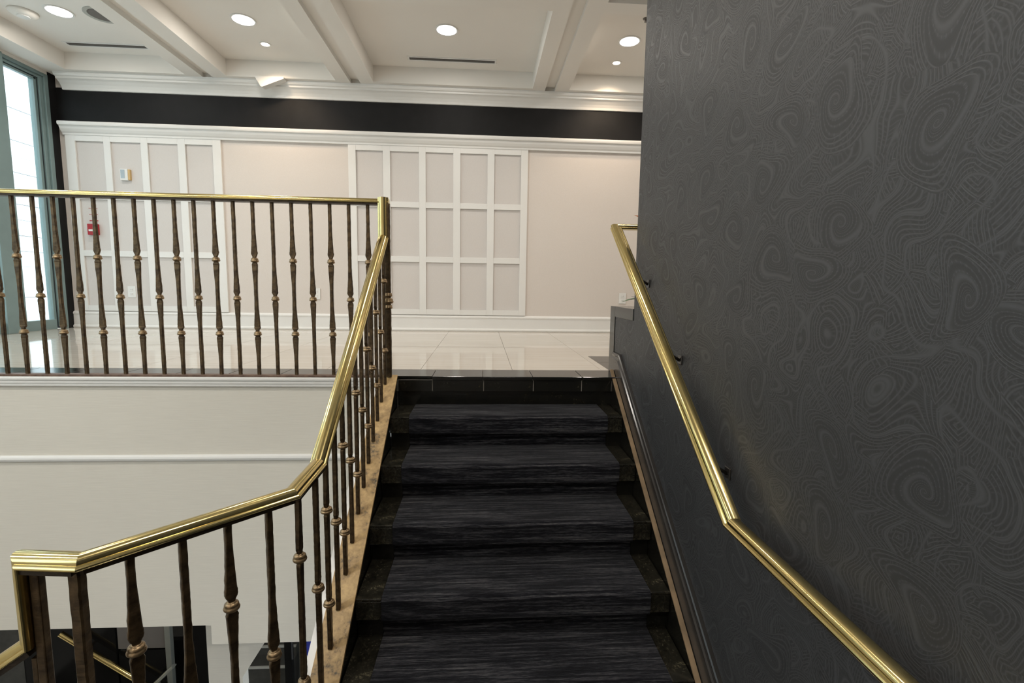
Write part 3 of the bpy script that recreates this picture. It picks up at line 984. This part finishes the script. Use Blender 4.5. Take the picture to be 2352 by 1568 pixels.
# ------------------------------------------------------------------ plant behind the end of the papered wall
t = empty('potted_plant', (1.13, 2.86, 0.0))
tag(t, 'potted plant with orange flowers behind the end of the papered wall', 'plant')
vs, fs = lathe_data([(0.09, 0), (0.12, 0.02), (0.15, 0.25), (0.145, 0.38), (0.155, 0.40), (0.135, 0.40), (0.125, 0.36)], 24)
obj('pot', mesh('pot', vs, fs, 'pot', True), t, (1.13, 2.86, 0.0))
vs, fs = lathe_data([(0.12, 0.0), (0.128, 0.01), (0.11, 0.02)], 20)
obj('soil', mesh('soil', vs, fs, 'soil'), t, (1.13, 2.86, 0.35))
def leaf_mesh(nm, ln, w, mat):
    vs, fs = [], []
    n = 6
    for i_ in range(n + 1):
        s_ = i_ / n
        ww = w * math.sin(PI * min(1, s_ * 0.92 + 0.06)) ** 0.8
        zz = ln * 0.55 * s_ - ln * 0.45 * s_ * s_
        xx = ln * s_
        vs += [(xx, -ww, zz + ww * 0.25), (xx, 0, zz), (xx, ww, zz + ww * 0.25)]
    for i_ in range(n):
        a = i_ * 3
        fs += [(a, a + 1, a + 4, a + 3), (a + 1, a + 2, a + 5, a + 4)]
    return mesh(nm, vs, fs, mat, True)
lm, pm = leaf_mesh('leaf', 0.26, 0.032, 'leaf'), leaf_mesh('petal', 0.075, 0.016, 'petal')
sm = mesh('stem', *lathe_data([(0.006, 0), (0.005, 0.3), (0.004, 0.6)], 8), 'leaf', True)
rnd = random.Random(4)
for i_ in range(15):
    a = 2 * PI * i_ / 15 + rnd.uniform(-.2, .2)
    l_ = obj('leaf', lm, t, (1.13 + 0.02 * math.cos(a), 2.86 + 0.02 * math.sin(a), 0.36 + rnd.uniform(0, .06)))
    l_.rotation_euler = (0, -rnd.uniform(-.1, .7), a)
    l_.scale = (rnd.uniform(.75, 1.0),) * 3
l_ = obj('leaf', lm, t, (1.08, 2.83, 0.425))
l_.rotation_euler = (0, 0.02, PI + 0.1)
for i_, (a, tl, zf) in enumerate(((2.9, 0.30, .97), (4.2, .18, .9), (0.6, .25, .85), (1.7, .2, .92))):
    s_ = obj('stem', sm, t, (1.13, 2.86, 0.36))
    s_.rotation_euler = (0, tl, a)
    s_.scale.z = zf
    tip = Vector((1.13 + 0.6 * zf * math.sin(tl) * math.cos(a), 2.86 + 0.6 * zf * math.sin(tl) * math.sin(a), 0.36 + 0.6 * zf * math.cos(tl)))
    for q in range(6):
        p_ = obj('petal', pm, t, tip)
        p_.rotation_euler = (0, -0.5, 2 * PI * q / 6)

# ------------------------------------------------------------------ lower level seen under the stairwell wall
struct(box('ceiling_lower', XLEFT, XFAR, D0 + 0.14, 7.2, -1.50, -1.40, 'ceil'))
struct(box('wall_lower_back', XLEFT, XFAR, 6.6, 6.75, ZLOW, -1.50, 'wallcov'))
YP = 4.40
pn = empty('black_panel_wall', (-3.4, YP, ZLOW))
tag(pn, 'black polished panel wall below the lobby with brass rail on it', 'wall panel')
box('panel', -4.20, -3.385, YP, YP + 0.05, ZLOW, -1.51, 'blackg', pn)
box('panel', -3.375, -2.70, YP + 0.10, YP + 0.15, ZLOW, -2.90, 'blackg', pn)
box('panel', -2.72, -2.505, YP, YP + 0.05, ZLOW, -1.51, 'blackg', pn)
t = empty('lower_handrail', (-3.5, YP - 0.06, -3.0))
tag(t, 'brass handrail sloping down across the black panel wall', 'handrail')
sweep('handrail', [(-3.80, YP - 0.07, -2.67), (-3.06, YP - 0.07, -3.235)], 'brass', t, rail_profile(1.0))
for x in (-3.6, -3.25):
    box('bracket', x - 0.008, x + 0.008, YP - 0.06, YP + 0.002, -2.67 + (x + 3.80) * -0.763 - 0.035, -2.67 + (x + 3.80) * -0.763 - 0.018, 'brass', t)
t = empty('aluminium_rail', (-2.93, YP - 0.14, ZLOW))
tag(t, 'pale aluminium rail sloping down below the glazed door', 'rail')
sweep('rail', [(-2.79, YP - 0.14, -2.97), (-3.07, YP - 0.14, -3.25)], 'alu', t, rail_profile(1.0))
box('support', -2.938, -2.922, YP - 0.148, YP - 0.132, ZLOW, -3.125, 'alu', t)
t = empty('glass_door', (-3.03, YP + 0.02, ZLOW))
tag(t, 'glazed door in a grey aluminium frame set in the black wall', 'door')
box('pane', -3.37, -2.935, YP + 0.005, YP + 0.011, -2.90, -1.60, 'vent', t)
box('door_frame', -2.935, -2.885, YP - 0.02, YP + 0.03, ZLOW, -1.55, 'alu', t, 0.004)
box('door_frame', -3.385, -2.885, YP - 0.02, YP + 0.03, -1.60, -1.55, 'alu', t, 0.004)
box('lower_pane', -3.37, -2.935, YP + 0.005, YP + 0.011, -3.68, -2.92, 'blackg', t)
struct(box('wall_lower_left', XLEFT, -4.21, YP, YP + 0.06, ZLOW, -1.51, 'slate'))
struct(prism('wall_lower_stub', [(-1.845, ZLOW), (-1.845, -1.655), (-1.30, -1.655), (-1.62, -2.17), (-1.62, ZLOW)], 'y', 3.16, 3.24, 'grass'))
t = empty('far_steps', (-1.9, YP, ZLOW))
tag(t, 'dark slate steps seen below the stairwell wall', 'steps')
for k in range(4):
    z = -3.12 + 0.105 * k
    box('step', -2.45, -1.80, YP + 0.14 * k, YP + 0.16 + 0.14 * k, ZLOW, z, 'slate', t, 0.004)
    box('nosing', -2.45, -1.80, YP + 0.14 * k - 0.012, YP + 0.14 * k + 0.01, z - 0.018, z, 'grey', t, 0.002)
t = box('black_post', -1.81, -1.745, YP - 0.12, YP - 0.06, ZLOW, -1.502, 'blackg', None, 0.004)
tag(t, 'slim black post beside the dark slate steps', 'post')
t = empty('blue_poster', (-1.62, YP + 0.05, -3.02))
tag(t, 'blue and white poster on the lower wall beyond the slim post', 'poster')
box('sheet', -1.69, -1.42, YP + 0.050, YP + 0.056, -3.10, -2.70, 'paper', t)
box('print', -1.67, -1.44, YP + 0.0485, YP + 0.0502, -3.06, -2.76, 'blue', t)
struct(box('wall_lower_right', -1.745, XFAR, YP + 0.056, YP + 0.12, ZLOW, -1.50, 'slate'))
for lx, ly in ((-2.2, 3.5), (-3.6, 3.6)):
    t = empty('lower_downlight', (lx, ly, -1.51))
    tag(t, 'round downlight in the low ceiling under the lobby', 'light', 'downlights under the lobby')
    disc('trim_ring', 0.104, 0.008, 'white', t, (lx, ly, -1.509), 32, 0.090)
    disc('lens', 0.091, 0.004, 'lamp', t, (lx, ly, -1.506))
    li = bpy.data.lights.new('downlight_lamp', 'AREA')
    li.shape = 'DISK'
    li.size = 0.17
    li.energy = 4.5
    li.color = (1.0, 0.93, 0.82)
    lo = bpy.data.objects.new('downlight_lamp', li)
    C.objects.link(lo)
    lo.parent = t
    lo.location = (0, 0, -0.004)
